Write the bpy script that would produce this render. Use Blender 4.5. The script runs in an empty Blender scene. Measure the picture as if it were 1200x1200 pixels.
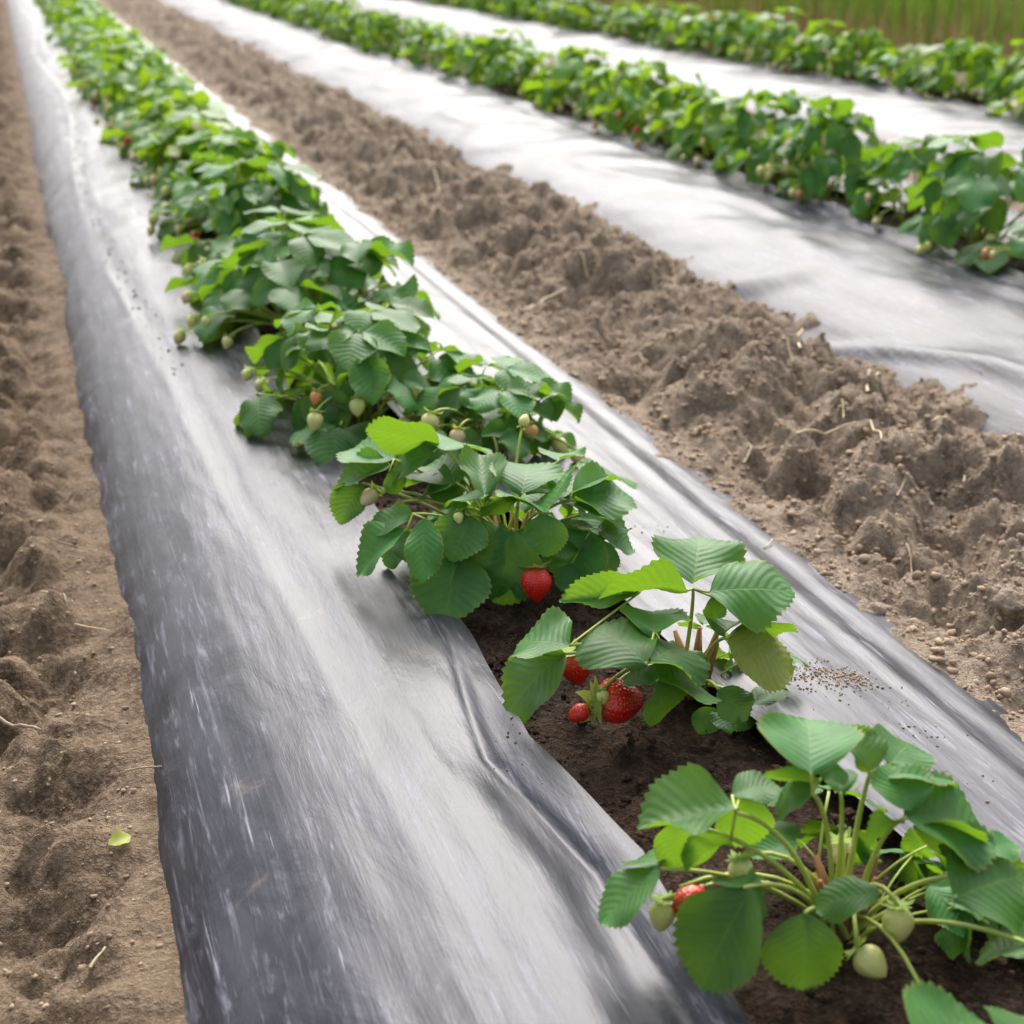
import bpy, math, random
import numpy as np
from mathutils import Vector, Matrix, Euler
random.seed(7); R = math.radians
sc = bpy.context.scene
col = sc.collection

# ---------------------------------------------------------------- camera, sky, sun, exposure
F_PX = 1750.0                                       # focal length for a 1200 px wide frame
PITCH = math.atan(695 / F_PX); YAW = math.atan(610 / math.hypot(F_PX, 695)); CAM_H = 0.75
cd = bpy.data.cameras.new('camera'); cam = bpy.data.objects.new('camera', cd); col.objects.link(cam)
cam.location = (0, 0, CAM_H); cam.rotation_euler = Euler((math.pi / 2 - PITCH, 0, -YAW), 'XYZ')
cd.sensor_width = 36; cd.lens = 36 * F_PX / 1200; cd.clip_start = 0.02; cd.clip_end = 3000
cd.dof.use_dof = True; cd.dof.focus_distance = 1.55; cd.dof.aperture_fstop = 6.3
sc.camera = cam

SUN_EL, SUN_AZ = R(45), R(20)                       # azimuth clockwise from +Y
wd = bpy.data.worlds.new('World'); sc.world = wd; wd.use_nodes = True
wt = wd.node_tree; wt.nodes.clear()
sky = wt.nodes.new('ShaderNodeTexSky'); sky.sky_type = 'NISHITA'; sky.sun_disc = False
sky.sun_elevation = SUN_EL; sky.sun_rotation = SUN_AZ; sky.dust_density = 6.0; sky.air_density = 1.0; sky.ozone_density = 1.0
hs = wt.nodes.new('ShaderNodeHueSaturation'); hs.inputs['Saturation'].default_value = 0.42
bg = wt.nodes.new('ShaderNodeBackground'); bg.inputs['Strength'].default_value = 0.15
wo = wt.nodes.new('ShaderNodeOutputWorld')
wt.links.new(sky.outputs[0], hs.inputs['Color']); wt.links.new(hs.outputs[0], bg.inputs['Color']); wt.links.new(bg.outputs[0], wo.inputs['Surface'])
sd = bpy.data.lights.new('sun', 'SUN'); sd.energy = 1.2; sd.angle = R(60); sd.color = (1.0, 0.98, 0.955)
so = bpy.data.objects.new('sun', sd); col.objects.link(so)
sdir = Vector((math.sin(SUN_AZ) * math.cos(SUN_EL), math.cos(SUN_AZ) * math.cos(SUN_EL), math.sin(SUN_EL)))
so.rotation_euler = sdir.to_track_quat('Z', 'Y').to_euler(); so.location = (3, 6, 8)
vs = sc.view_settings; vs.view_transform = 'Standard'; vs.look = 'None'; vs.gamma = 1; vs.use_curve_mapping = False
vs.exposure = 1.0
sc.cycles.max_bounces = 8; sc.cycles.transparent_max_bounces = 6; sc.cycles.use_denoising = True

# ---------------------------------------------------------------- measuring helpers
FW = Vector((math.sin(YAW) * math.cos(PITCH), math.cos(YAW) * math.cos(PITCH), -math.sin(PITCH)))
RT = Vector((math.cos(YAW), -math.sin(YAW), 0)); UP = RT.cross(FW)
AWAY = Vector((math.sin(YAW), math.cos(YAW), 0))
def on(px, py, z):
    """point of the field at height z that was measured at photo position (px, py)"""
    d = FW + RT * (px - 600) / F_PX + UP * (600 - py) / F_PX
    return Vector((0, 0, CAM_H)) + d * ((z - CAM_H) / d.z)

# ---------------------------------------------------------------- noise
_rng = np.random.RandomState(11); _perm = np.concatenate([_rng.permutation(256)] * 2); _ga = _rng.rand(256) * 2 * np.pi
_gx, _gy = np.cos(_ga), np.sin(_ga)
def perlin(x, y):
    x = np.asarray(x, float); y = np.asarray(y, float)
    xi = np.floor(x).astype(int); yi = np.floor(y).astype(int); xf = x - xi; yf = y - yi
    u = xf ** 3 * (xf * (xf * 6 - 15) + 10); v = yf ** 3 * (yf * (yf * 6 - 15) + 10)
    def g(ix, iy, fx, fy):
        h = _perm[_perm[ix & 255] + (iy & 255)]; return _gx[h] * fx + _gy[h] * fy
    a = g(xi, yi, xf, yf); b = g(xi + 1, yi, xf - 1, yf); c = g(xi, yi + 1, xf, yf - 1); d = g(xi + 1, yi + 1, xf - 1, yf - 1)
    return (a * (1 - u) + b * u) * (1 - v) + (c * (1 - u) + d * u) * v * 1.0
def fbm(x, y, o=4):
    s = 0; a = 1.0
    for i in range(o): s = s + a * perlin(x * 2 ** i + 17.3 * i, y * 2 ** i - 9.1 * i); a *= 0.5
    return s
def billow(x, y, o=3):
    s = 0; a = 1.0
    for i in range(o): s = s + a * (0.32 - np.abs(perlin(x * 2 ** i + 5.7 * i, y * 2 ** i + 3.3 * i))); a *= 0.5
    return s
def clods(x, y, cell, seed, dens):
    """rounded lumps of uneven size piled over each other: height of the highest lump at each point"""
    x = x + 0.22 * cell * fbm(x / cell * 1.6 + 7 * seed, y / cell * 1.6, 2); y = y + 0.22 * cell * fbm(x / cell * 1.6, y / cell * 1.6 + 31 + seed, 2)
    gx = x / cell; gy = y / cell; ix = np.floor(gx).astype(int); iy = np.floor(gy).astype(int); best = np.zeros(np.broadcast(x, y).shape)
    for a in (-1, 0, 1):
        for b in (-1, 0, 1):
            h = _perm[_perm[(ix + a + 57 * seed) & 255] + ((iy + b) & 255)]; h2 = _perm[h + 91 + seed]; h3 = _perm[h2 + 13]; h4 = _perm[h3 + 77]
            d2 = ((gx - (ix + a) - h / 255) ** 2 + (gy - (iy + b) - h2 / 255) ** 2 * (0.7 + 0.6 * h4 / 255)); r = 0.25 + 0.65 * h3 / 255
            q = np.maximum(0, 1 - d2 / (r * r)); best = np.maximum(best, r * q * (1.3 - 0.3 * q) * (0.5 + 0.5 * h4 / 255))
    return best * cell * dens * 2
def sstep(a, b, x):
    t = np.clip((x - a) / (b - a), 0, 1); return t * t * (3 - 2 * t)

# ---------------------------------------------------------------- field layout (rows run along +Y)
BEDS = [0.50, 2.23, 4.05]; HALVES = [0.465, 0.715, 0.78]
Y0, Y1 = -0.6, 30.0
def film_base(dx, i=0):
    t = np.abs(dx) / HALVES[i]; return np.where(dx < 0, -0.135 * t ** (5.2 if i == 0 else 4.2), (-0.062 if i == 0 else -0.12) * t ** 2.6)
def slit(i, y):
    """left and right edge of the planting slit, as offsets from the bed centre"""
    if i == 0:
        l = np.interp(y, [.5, .785, 1.01, 1.21, 1.46, 1.9, 2.2, 2.7, 3.2], [-.075, -.068, -.052, -.092, -.078, -.09, -.11, -.10, -.095]) + 0.006 * perlin(y * 5.1, y * 0 + 2.5) + 0.012 * sstep(2.4, 3.2, y) * perlin(y * 1.9, y * 0 + 1.1)
        r = np.interp(y, [.5, .83, 1.015, 1.17, 1.35, 1.6, 1.9, 2.2, 2.7], [.20, .196, .165, .139, .13, .115, .06, .03, .02]) + 0.006 * perlin(y * 6.1, y * 0 + 7.5) + 0.015 * sstep(2.4, 3.2, y) * perlin(y * 1.7, y * 0 + 3.1)
    else:
        l = -0.075 + 0.03 * perlin(y * 1.3 + 3.1 + 9 * i, y * 0 + 0.5); r = 0.075 + 0.03 * perlin(y * 1.5 + 1.1 + 7 * i, y * 0 + 4.5)
    return l, r
def film_z(i, x, y):
    dx = x - BEDS[i]; z = film_base(dx, i)
    if i == 0:
        z = z + 0.0016 * fbm(dx * 26, y * 1.6, 3) + 0.0022 * fbm(dx * 5 + 4, y * 1.1, 3)
        z = z + 0.0012 * fbm((dx + 0.25 * y) * 22, (dx * 0.5 - y) * 5, 2)
        far = sstep(2.5, 5.0, y); z = z + far * (0.010 * fbm(dx * 6 + 2, y * 3.5, 3))
        cx = -0.315 + 0.035 * np.sin(y * 1.1 - 0.2) + 0.03 * sstep(2.0, 1.4, y)
        z = z + 0.0026 * (0.5 + perlin(y * 2.3, y * 0 + 5.5)) * np.exp(-((dx - cx) / 0.009) ** 2) * sstep(1.2, 1.7, y) - 0.0025 * np.exp(-((dx - cx - 0.03) / 0.02) ** 2) * sstep(1.2, 1.7, y)
        l, r = slit(0, y)
        z = z - 0.016 * np.exp(-((dx - l + 0.052) / 0.030) ** 2) * sstep(1.45, 0.95, y) * 1.0
        z = z - 0.0045 * np.exp(-((dx - l + 0.035 + 0.01 * np.sin(y * 7)) / 0.006) ** 2) * sstep(1.6, 1.3, y)
        z = z + 0.012 * np.exp(-((dx - l) / 0.014) ** 2) * (0.25 + perlin(y * 4.2, y * 0 + 1.7)) 
        z = z + 0.010 * np.exp(-((dx - r) / 0.016) ** 2) * (0.3 + perlin(y * 3.9, y * 0 + 6.7))
        z = z - 0.006 * np.exp(-((dx - 0.40) / 0.02) ** 2) + 0.004 * np.exp(-((dx - 0.36) / 0.015) ** 2) * (0.7 + perlin(y * 2, y * 0))
    else:
        z = z + 0.011 * fbm(dx * 3.5 + 5 * i, y * 1.7 + 3 * i, 4) + 0.006 * fbm((dx + 0.6 * y) * 4.5, (dx - y * .6) * 2, 2)
        k = np.abs(perlin((dx * 0.9 + y * 0.35) * 3.1 + 4.2 * i, (y - dx) * 0.8)); z = z + 0.010 * sstep(0.16, 0.0, k)
        l, r = slit(i, y); z = z + 0.02 * np.exp(-((dx - l) / 0.03) ** 2) * (0.1 + perlin(y * 3.2, y * 0 + 1.7 + i)) - 0.018 * np.exp(-((dx - l + 0.06) / 0.03) ** 2)
    return z
def furrow_z(x, y):
    """soil height everywhere outside the films"""
    x = np.asarray(x, float); y = np.asarray(y, float)
    lump = 0.055 * fbm(x * 3.7, y * 2.9, 2) + 0.030 * billow(x * 8, y * 7, 2) + 1.4 * clods(x, y, 0.110, 0, 0.32) + 1.15 * clods(x, y, 0.046, 1, 0.40) + 1.1 * clods(x, y, 0.020, 2, 0.44) + 0.007 * fbm(x * 120, y * 120, 1) - 0.052
    ridge = -0.080 + 0.058 * np.exp(-((x - 1.29) / 0.22) ** 2) + 0.020 * sstep(1.08, 0.93, x) - 0.008 * sstep(1.46, 1.58, x)
    path = -0.102 + 0.02 * fbm(x * 2.3, y * 1.4, 2) - 0.02 * sstep(-0.05, -0.5, x)
    far = -0.12 + 0.02 * np.exp(-((x - 2.98) / 0.25) ** 2)
    near0 = sstep(0.5, 0.6, x)
    base = path * (1 - near0) + near0 * ridge
    f2 = sstep(2.0, 2.1, x); base = base * (1 - f2) + f2 * far
    amp = (0.85 - 0.30 * sstep(1.5, 1.0, y)) * (1 - near0) + near0 * 1.0
    edge = (0.12 + 0.88 * sstep(0.93, 1.10, x) * (1 - 0.5 * sstep(1.46, 1.58, x))) * near0 + (1 - near0) * (0.15 + 0.85 * sstep(0.045, -0.05, x))
    return base + lump * amp * np.where(x < 1.9, edge, 0.9)

# ---------------------------------------------------------------- mesh helpers
def new_obj(name, me, mat=None, parent=None, mats=None):
    o = bpy.data.objects.new(name, me); col.objects.link(o)
    if me is not None and not len(me.materials):
        for m in (mats or ([mat] if mat else [])): me.materials.append(m)
    if parent is not None: o.parent = parent
    return o
def tag(o, label=None, cat=None, group=None, kind=None):
    if label: o['label'] = label
    if cat: o['category'] = cat
    if group: o['group'] = group
    if kind: o['kind'] = kind
    return o
def mesh(name, v, f, smooth=True, uv=None, mi=None):
    me = bpy.data.meshes.new(name); me.from_pydata([tuple(p) for p in v], [], [tuple(q) for q in f])
    if smooth: me.polygons.foreach_set('use_smooth', [True] * len(me.polygons))
    if mi is not None: me.polygons.foreach_set('material_index', mi)
    if uv is not None:
        ul = me.uv_layers.new(name='UVMap'); li = np.empty(len(me.loops), int); me.loops.foreach_get('vertex_index', li)
        ul.data.foreach_set('uv', np.asarray(uv, float)[li].ravel())
    me.update(); return me
def grid_mesh(name, X, Y, Z, smooth=True):
    n, m = X.shape; co = np.stack([X, Y, Z], -1).reshape(-1, 3)
    a = (np.arange(n - 1)[:, None] * m + np.arange(m - 1)[None, :]).ravel()
    fa = np.stack([a, a + 1, a + m + 1, a + m], -1)
    me = bpy.data.meshes.new(name); me.vertices.add(len(co)); me.vertices.foreach_set('co', co.ravel())
    me.loops.add(fa.size); me.loops.foreach_set('vertex_index', fa.ravel().astype(np.int32))
    me.polygons.add(len(fa)); me.polygons.foreach_set('loop_start', (np.arange(len(fa)) * 4).astype(np.int32))
    me.update(calc_edges=True); me.polygons.foreach_set('use_smooth', [smooth] * len(fa)); me.update(); return me
def graded(y0, y1, d0, k):
    """steps that grow with the distance from the camera"""
    ys = [y0]
    while ys[-1] < y1: ys.append(ys[-1] + max(d0, k * max(ys[-1], 0)))
    return np.array(ys)
def tube_vf(pts, radii, n=6, off=0):
    V = []; Fc = []; up = Vector((0.3, 0.2, 1))
    for i, p in enumerate(pts):
        t = (pts[min(i + 1, len(pts) - 1)] - pts[max(i - 1, 0)]).normalized()
        a = t.cross(up); a = a.normalized() if a.length > 1e-4 else Vector((1, 0, 0)); b = t.cross(a)
        for k in range(n):
            an = 2 * math.pi * k / n; V.append(p + (a * math.cos(an) + b * math.sin(an)) * radii[i])
    for i in range(len(pts) - 1):
        for k in range(n):
            Fc.append((off + i * n + k, off + i * n + (k + 1) % n, off + (i + 1) * n + (k + 1) % n, off + (i + 1) * n + k))
    Fc.append(tuple(off + (len(pts) - 1) * n + k for k in range(n)))
    return V, Fc
def bez(a, b, c, n):
    return [a * (1 - t) ** 2 + b * 2 * t * (1 - t) + c * t * t for t in [i / n for i in range(n + 1)]]

# ---------------------------------------------------------------- materials
class NT:
    def __init__(s, name):
        s.m = bpy.data.materials.new(name); s.m.use_nodes = True; s.t = s.m.node_tree; s.t.nodes.clear()
        s.out = s.t.nodes.new('ShaderNodeOutputMaterial')
    def n(s, typ, **kw):
        nd = s.t.nodes.new('ShaderNode' + typ)
        for k, v in kw.items():
            if hasattr(nd, k) and k not in nd.inputs: setattr(nd, k, v)
            else: s.set(nd.inputs[k], v)
        return nd
    def set(s, sock, v):
        if isinstance(v, bpy.types.NodeSocket): s.t.links.new(v, sock)
        elif isinstance(v, bpy.types.Node): s.t.links.new(v.outputs[0], sock)
        else: sock.default_value = v
    def math(s, op, a, b=0.0, c=0.0, clamp=False):
        nd = s.t.nodes.new('ShaderNodeMath'); nd.operation = op; nd.use_clamp = clamp
        s.set(nd.inputs[0], a); s.set(nd.inputs[1], b); s.set(nd.inputs[2], c); return nd.outputs[0]
    def mix(s, f, a, b, mode='MIX'):
        nd = s.t.nodes.new('ShaderNodeMix'); nd.data_type = 'RGBA'; nd.blend_type = mode
        s.set(nd.inputs[0], f); s.set(nd.inputs[6], a); s.set(nd.inputs[7], b); return nd.outputs[2]
    def noise(s, vec, scale, detail=4, rough=0.55, dist=0.0):
        nd = s.n('TexNoise'); s.set(nd.inputs['Vector'], vec); nd.inputs['Scale'].default_value = scale
        nd.inputs['Detail'].default_value = detail; nd.inputs['Roughness'].default_value = rough; nd.inputs['Distortion'].default_value = dist
        return nd.outputs['Fac']
    def ramp(s, f, lo, hi):
        nd = s.t.nodes.new('ShaderNodeMapRange'); s.set(nd.inputs[0], f); nd.inputs[1].default_value = lo; nd.inputs[2].default_value = hi; nd.interpolation_type = 'SMOOTHSTEP'
        return nd.outputs[0]
    def mapping(s, vec, scale=(1, 1, 1), rot=(0, 0, 0), loc=(0, 0, 0)):
        nd = s.n('Mapping'); s.set(nd.inputs['Vector'], vec); nd.inputs['Scale'].default_value = scale; nd.inputs['Rotation'].default_value = rot; nd.inputs['Location'].default_value = loc
        return nd.outputs[0]
    def bump(s, h, strength, dist, normal=None):
        nd = s.n('Bump'); s.set(nd.inputs['Height'], h); nd.inputs['Strength'].default_value = strength; nd.inputs['Distance'].default_value = dist
        if normal is not None: s.set(nd.inputs['Normal'], normal)
        return nd.outputs[0]
    def done(s, surf): s.t.links.new(surf.outputs[0] if isinstance(surf, bpy.types.Node) else surf, s.out.inputs['Surface']); return s.m
def c4(r, g, b): return (r, g, b, 1)

def soil_mat(name, dark, mid, light, fine=1.0, moist=0.0):
    t = NT(name); P = t.n('TexCoord').outputs['Object']
    a = t.noise(P, 3.5, 5, 0.6); b = t.noise(P, 22, 6, 0.65, 0.4); c = t.noise(P, 140, 4, 0.7); d = t.noise(P, 420, 3, 0.6)
    k = t.mix(t.ramp(b, 0.36, 0.66), c4(*dark), c4(*mid)); k = t.mix(t.math('MULTIPLY', t.ramp(c, 0.42, 0.75), 0.75), k, c4(*light))
    k = t.mix(t.math('MULTIPLY', t.ramp(a, 0.40, 0.70), 0.45), k, c4(*mid))
    sp = t.n('TexVoronoi', Scale=260.0); t.set(sp.inputs['Vector'], P)
    spk = t.ramp(sp.outputs['Distance'], 0.16, 0.08); k = t.mix(t.math('MULTIPLY', t.math('MULTIPLY', spk, t.ramp(d, 0.5, 0.62)), 0.6), k, c4(*[min(1, x * 1.5) for x in light]))
    h = t.math('ADD', t.math('MULTIPLY', c, 1.0), t.math('MULTIPLY', d, 0.45)); h = t.math('ADD', h, t.math('MULTIPLY', b, 2.0))
    nb = t.bump(h, 1.0 * fine, 0.014)
    p = t.n('BsdfPrincipled', **{'Base Color': k, 'Roughness': 0.95 - 0.2 * moist, 'Specular IOR Level': 0.18, 'Normal': nb})
    return t.done(p)
M = {}
M['soil'] = soil_mat('dry_soil', (0.185, 0.135, 0.095), (0.45, 0.347, 0.255), (0.64, 0.525, 0.41))
M['path'] = soil_mat('path_soil', (0.085, 0.055, 0.034), (0.225, 0.160, 0.104), (0.38, 0.29, 0.20), 0.8)
M['moist'] = soil_mat('moist_bed_soil', (0.026, 0.015, 0.010), (0.090, 0.052, 0.033), (0.20, 0.125, 0.080), 1.2, 0.4)
M['clod'] = soil_mat('soil_crumbs', (0.23, 0.162, 0.110), (0.46, 0.345, 0.248), (0.62, 0.50, 0.38))
M['stone'] = soil_mat('pale_stone', (0.33, 0.26, 0.195), (0.48, 0.385, 0.295), (0.62, 0.52, 0.41), 1.0)

def film_mat(name, dust_amt, seed, spec):
    t = NT(name); P = t.n('TexCoord').outputs['Object']
    Pl = t.mapping(P, (1, 1, 1), (0, 0, 0), (seed, seed * 1.7, 0))
    st1 = t.noise(t.mapping(Pl, (70, 2.2, 20)), 1.0, 5, 0.7, 0.6); st2 = t.noise(t.mapping(Pl, (190, 5.0, 40), (0, 0, R(6))), 1.0, 3, 0.6, 0.8)
    cr = t.noise(t.mapping(Pl, (95, 9, 30), (0, 0, R(-24))), 1.0, 5, 0.68, 0.5); cr2 = t.noise(t.mapping(Pl, (95, 9, 30), (0, 0, R(27))), 1.0, 5, 0.68, 0.5)
    big = t.noise(Pl, 3.3, 4, 0.6, 0.8); mid = t.noise(t.mapping(Pl, (1, 0.45, 1)), 14, 5, 0.65, 1.0)
    f1 = t.math('MULTIPLY', t.ramp(st1, 0.57, 0.76), t.ramp(big, 0.30, 0.62)); f2 = t.math('MULTIPLY', t.ramp(st2, 0.62, 0.78), 0.6)
    f3 = t.math('MULTIPLY', t.math('ADD', t.ramp(cr, 0.55, 0.68), t.ramp(cr2, 0.55, 0.68)), t.math('MULTIPLY', t.ramp(mid, 0.36, 0.62), 0.75))
    dust = t.math('ADD', t.math('ADD', f1, f2), t.math('ADD', f3, t.math('MULTIPLY', t.ramp(mid, 0.35, 0.8), 0.30)), clamp=True)
    dirt = t.math('MULTIPLY', t.ramp(t.noise(Pl, 9, 6, 0.7, 0.3), 0.60, 0.78), 0.35)
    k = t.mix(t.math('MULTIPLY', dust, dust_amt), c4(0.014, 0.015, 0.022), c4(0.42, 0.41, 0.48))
    scr = t.math('MULTIPLY', t.math('MAXIMUM', t.math('MULTIPLY', t.ramp(st2, 0.66, 0.74), t.ramp(mid, 0.42, 0.6)), t.math('MULTIPLY', t.ramp(st1, 0.68, 0.74), t.ramp(big, 0.42, 0.6))), 0.55)
    k = t.mix(scr, k, c4(0.50, 0.49, 0.53)); k = t.mix(dirt, k, c4(0.30, 0.24, 0.18))
    h = t.math('ADD', t.math('MULTIPLY', st1, 0.5), t.math('ADD', t.math('MULTIPLY', cr, 0.35), t.math('MULTIPLY', cr2, 0.35))); h = t.math('ADD', h, t.math('MULTIPLY', mid, 1.2))
    nb = t.bump(h, 0.22, 0.005)
    ro = t.math('ADD', 0.31, t.math('MULTIPLY', dust, 0.22))
    p = t.n('BsdfPrincipled', **{'Base Color': k, 'Roughness': ro, 'Specular IOR Level': spec, 'Specular Tint': c4(0.95, 0.945, 1.0), 'IOR': 1.5, 'Normal': nb})
    return t.done(p)
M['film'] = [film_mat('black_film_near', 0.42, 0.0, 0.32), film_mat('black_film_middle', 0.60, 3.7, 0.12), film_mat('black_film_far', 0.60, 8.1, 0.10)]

def leaf_mat(name, dark, light, trans, veins=True):
    t = NT(name); uv = t.n('TexCoord').outputs['UV']; sx = t.n('SeparateXYZ'); t.set(sx.inputs[0], uv)
    u = sx.outputs[1]; v = t.math('ABSOLUTE', t.math('SUBTRACT', sx.outputs[0], 0.5))        # v: 0 midrib .. 0.5 margin
    rnd = t.n('ObjectInfo').outputs['Random']; P = t.n('TexCoord').outputs['Object']
    nz = t.noise(P, 2.2, 4, 0.6)
    k = t.mix(t.ramp(nz, 0.3, 0.7), c4(*dark), c4(*light)); hv = t.n('HueSaturation'); t.set(hv.inputs['Color'], k)
    t.set(hv.inputs['Hue'], t.math('ADD', 0.485, t.math('MULTIPLY', rnd, 0.03))); t.set(hv.inputs['Value'], t.math('ADD', 0.75, t.math('MULTIPLY', rnd, 0.5)))
    k = t.mix(t.ramp(rnd, 0.978, 0.99), hv.outputs[0], c4(0.24, 0.26, 0.05)); k = t.mix(t.math('MULTIPLY', t.ramp(t.noise(P, 11, 4, 0.7, 0.5), 0.45, 0.75), 0.35), k, c4(dark[0] * .8, dark[1] * .75, dark[2] * .9))
    k = t.mix(t.math('MULTIPLY', t.ramp(t.noise(P, 5.5, 3, 0.6), 0.70, 0.78), 0.5), k, c4(0.20, 0.13, 0.05))
    wob = t.math('MULTIPLY', t.math('SUBTRACT', nz, 0.5), 0.10)
    ph = t.math('FRACT', t.math('MULTIPLY', t.math('SUBTRACT', t.math('ADD', u, wob), t.math('MULTIPLY', v, 0.62)), 9.0))
    tri = t.math('ABSOLUTE', t.math('SUBTRACT', ph, 0.5))                                     # 0.5 at a vein, 0 between
    sv = t.ramp(tri, 0.42, 0.50); mv = t.ramp(v, 0.022, 0.006); vein = t.math('MAXIMUM', t.math('MULTIPLY', sv, 0.55), mv)
    if veins: k = t.mix(t.math('MULTIPLY', vein, 0.36), k, c4(0.17, 0.30, 0.07))
    mg = t.math('MULTIPLY', t.ramp(v, 0.455, 0.5), t.math('MULTIPLY', rnd, 0.8)); k = t.mix(mg, k, c4(0.27, 0.24, 0.05))
    h = t.math('ADD', t.math('MULTIPLY', tri, -1.0), t.math('MULTIPLY', t.noise(P, 14, 3, 0.6), 0.35)); h = t.math('SUBTRACT', h, t.math('MULTIPLY', mv, 0.6))
    nb = t.bump(h, 0.11, 0.02 if veins else 0.01)
    p = t.n('BsdfPrincipled', **{'Base Color': k, 'Roughness': 0.44, 'Specular IOR Level': 0.25, 'Normal': nb})
    tr = t.n('BsdfTranslucent', Normal=nb); tk = t.mix(t.math('MULTIPLY', vein, 0.4), c4(*trans), c4(trans[0] * .6, trans[1] * .7, trans[2])); t.set(tr.inputs['Color'], tk)
    mx = t.n('MixShader', Fac=0.31); t.t.links.new(p.outputs[0], mx.inputs[1]); t.t.links.new(tr.outputs[0], mx.inputs[2])
    return t.done(mx)
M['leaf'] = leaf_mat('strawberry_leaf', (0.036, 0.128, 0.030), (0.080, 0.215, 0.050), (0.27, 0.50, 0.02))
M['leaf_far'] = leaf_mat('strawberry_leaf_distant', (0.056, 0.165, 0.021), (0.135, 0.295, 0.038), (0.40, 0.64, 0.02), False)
def simple(name, c, rough=0.5, spec=0.4, var=0.25, sc_=60, trans=None, sss=0):
    t = NT(name); P = t.n('TexCoord').outputs['Object']; nz = t.noise(P, sc_, 4, 0.6)
    k = t.mix(nz, c4(*[x * (1 - var) for x in c]), c4(*[min(1, x * (1 + var)) for x in c]))
    p = t.n('BsdfPrincipled', **{'Base Color': k, 'Roughness': rough, 'Specular IOR Level': spec, 'Normal': t.bump(nz, 0.25, 0.002)})
    if trans:
        tr = t.n('BsdfTranslucent', Color=c4(*trans)); mx = t.n('MixShader', Fac=0.35); t.t.links.new(p.outputs[0], mx.inputs[1]); t.t.links.new(tr.outputs[0], mx.inputs[2]); return t.done(mx)
    return t.done(p)
M['petiole'] = simple('petiole_green', (0.37, 0.44, 0.09), 0.5, 0.35, 0.3, 40)
M['crumb'] = simple('loose_crumb', (0.36, 0.265, 0.185), 0.95, 0.1, 0.45, 35)
M['dead'] = simple('dead_sheath', (0.24, 0.125, 0.055), 0.8, 0.2, 0.4, 90)
M['sepal'] = simple('sepal_green', (0.30, 0.42, 0.09), 0.6, 0.3, 0.3, 40, (0.5, 0.6, 0.1))
M['straw'] = simple('dry_straw', (0.52, 0.41, 0.25), 0.6, 0.35, 0.25, 50)
M['straw2'] = simple('grey_straw', (0.36, 0.27, 0.18), 0.7, 0.3, 0.3, 50)
M['yellow_leaf'] = simple('wilting_leaf', (0.40, 0.44, 0.10), 0.5, 0.35, 0.35, 30, (0.5, 0.5, 0.06))
def berry_mat(name, a, b, seed_c):
    t = NT(name); uv = t.n('TexCoord').outputs['UV']; P = t.n('TexCoord').outputs['Object']
    vo = t.n('TexVoronoi', Scale=1.0); t.set(vo.inputs['Vector'], t.mapping(uv, (24, 13, 1))); vo.inputs['Randomness'].default_value = 0.35
    sd_ = t.ramp(vo.outputs['Distance'], 0.16, 0.10); dim = t.ramp(vo.outputs['Distance'], 0.10, 0.42)
    sx = t.n('SeparateXYZ'); t.set(sx.inputs[0], uv); k = t.mix(t.ramp(sx.outputs[1], 0.75, 1.0), c4(*a), c4(*b))
    k = t.mix(t.math('MULTIPLY', t.noise(P, 1.5, 3), 0.4), k, c4(*[x * .7 for x in a])); k = t.mix(t.math('MULTIPLY', sd_, 0.8), k, c4(*seed_c))
    p = t.n('BsdfPrincipled', **{'Base Color': k, 'Roughness': 0.26, 'Specular IOR Level': 0.6, 'Normal': t.bump(dim, 0.35, 0.03), 'Subsurface Weight': 0.15, 'Subsurface Radius': (0.004, 0.001, 0.0006)})
    return t.done(p)
M['red'] = berry_mat('ripe_berry', (0.70, 0.018, 0.012), (0.74, 0.14, 0.07), (0.70, 0.30, 0.07))
M['green'] = berry_mat('unripe_berry', (0.70, 0.69, 0.24), (0.80, 0.80, 0.44), (0.34, 0.36, 0.08))
M['blush'] = berry_mat('blushing_berry', (0.76, 0.60, 0.34), (0.76, 0.72, 0.40), (0.40, 0.30, 0.08))
M['orange'] = berry_mat('turning_berry', (0.66, 0.30, 0.10), (0.62, 0.50, 0.20), (0.40, 0.25, 0.06))
M['reed'] = simple('reed_green', (0.10, 0.19, 0.04), 0.55, 0.3, 0.45, 3, (0.25, 0.38, 0.04))
M['reed_dry'] = simple('reed_dry', (0.46, 0.30, 0.15), 0.7, 0.2, 0.4, 3)

# ---------------------------------------------------------------- the ground: one sheet to the horizon, worked soil strips, beds
gs = np.concatenate([-np.geomspace(1500, 40, 12), np.linspace(-30, 30, 13), np.geomspace(40, 1500, 12)])
GX, GY = np.meshgrid(gs, gs); GZ = -0.26 + 0.02 * fbm(GX * 0.11, GY * 0.11, 2)
tag(new_obj('ground', grid_mesh('ground', GX, GY, GZ), M['path']), kind='structure')

def soil_strip(name, x0, x1, dx, d0, k, mat, y0=Y0):
    ys = graded(y0, Y1, d0, k); xs = np.arange(x0, x1 + dx, dx); X, Y = np.meshgrid(xs, ys); Z = furrow_z(X, Y)
    return tag(new_obj(name, grid_mesh(name, X, Y, Z), mat), kind='structure')
soil_strip('path_soil', -1.3, 0.10, 0.006, 0.006, 0.0040, M['path'], 0.2)
soil_strip('furrow_soil', 0.90, 1.70, 0.0045, 0.0045, 0.0035, M['soil'], 0.3)
soil_strip('furrow_soil', 2.60, 3.55, 0.03, 0.03, 0.008, M['soil'], 0.3)
soil_strip('furrow_soil', 4.25, 7.4, 0.05, 0.05, 0.008, M['soil'], 0.3)

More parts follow.
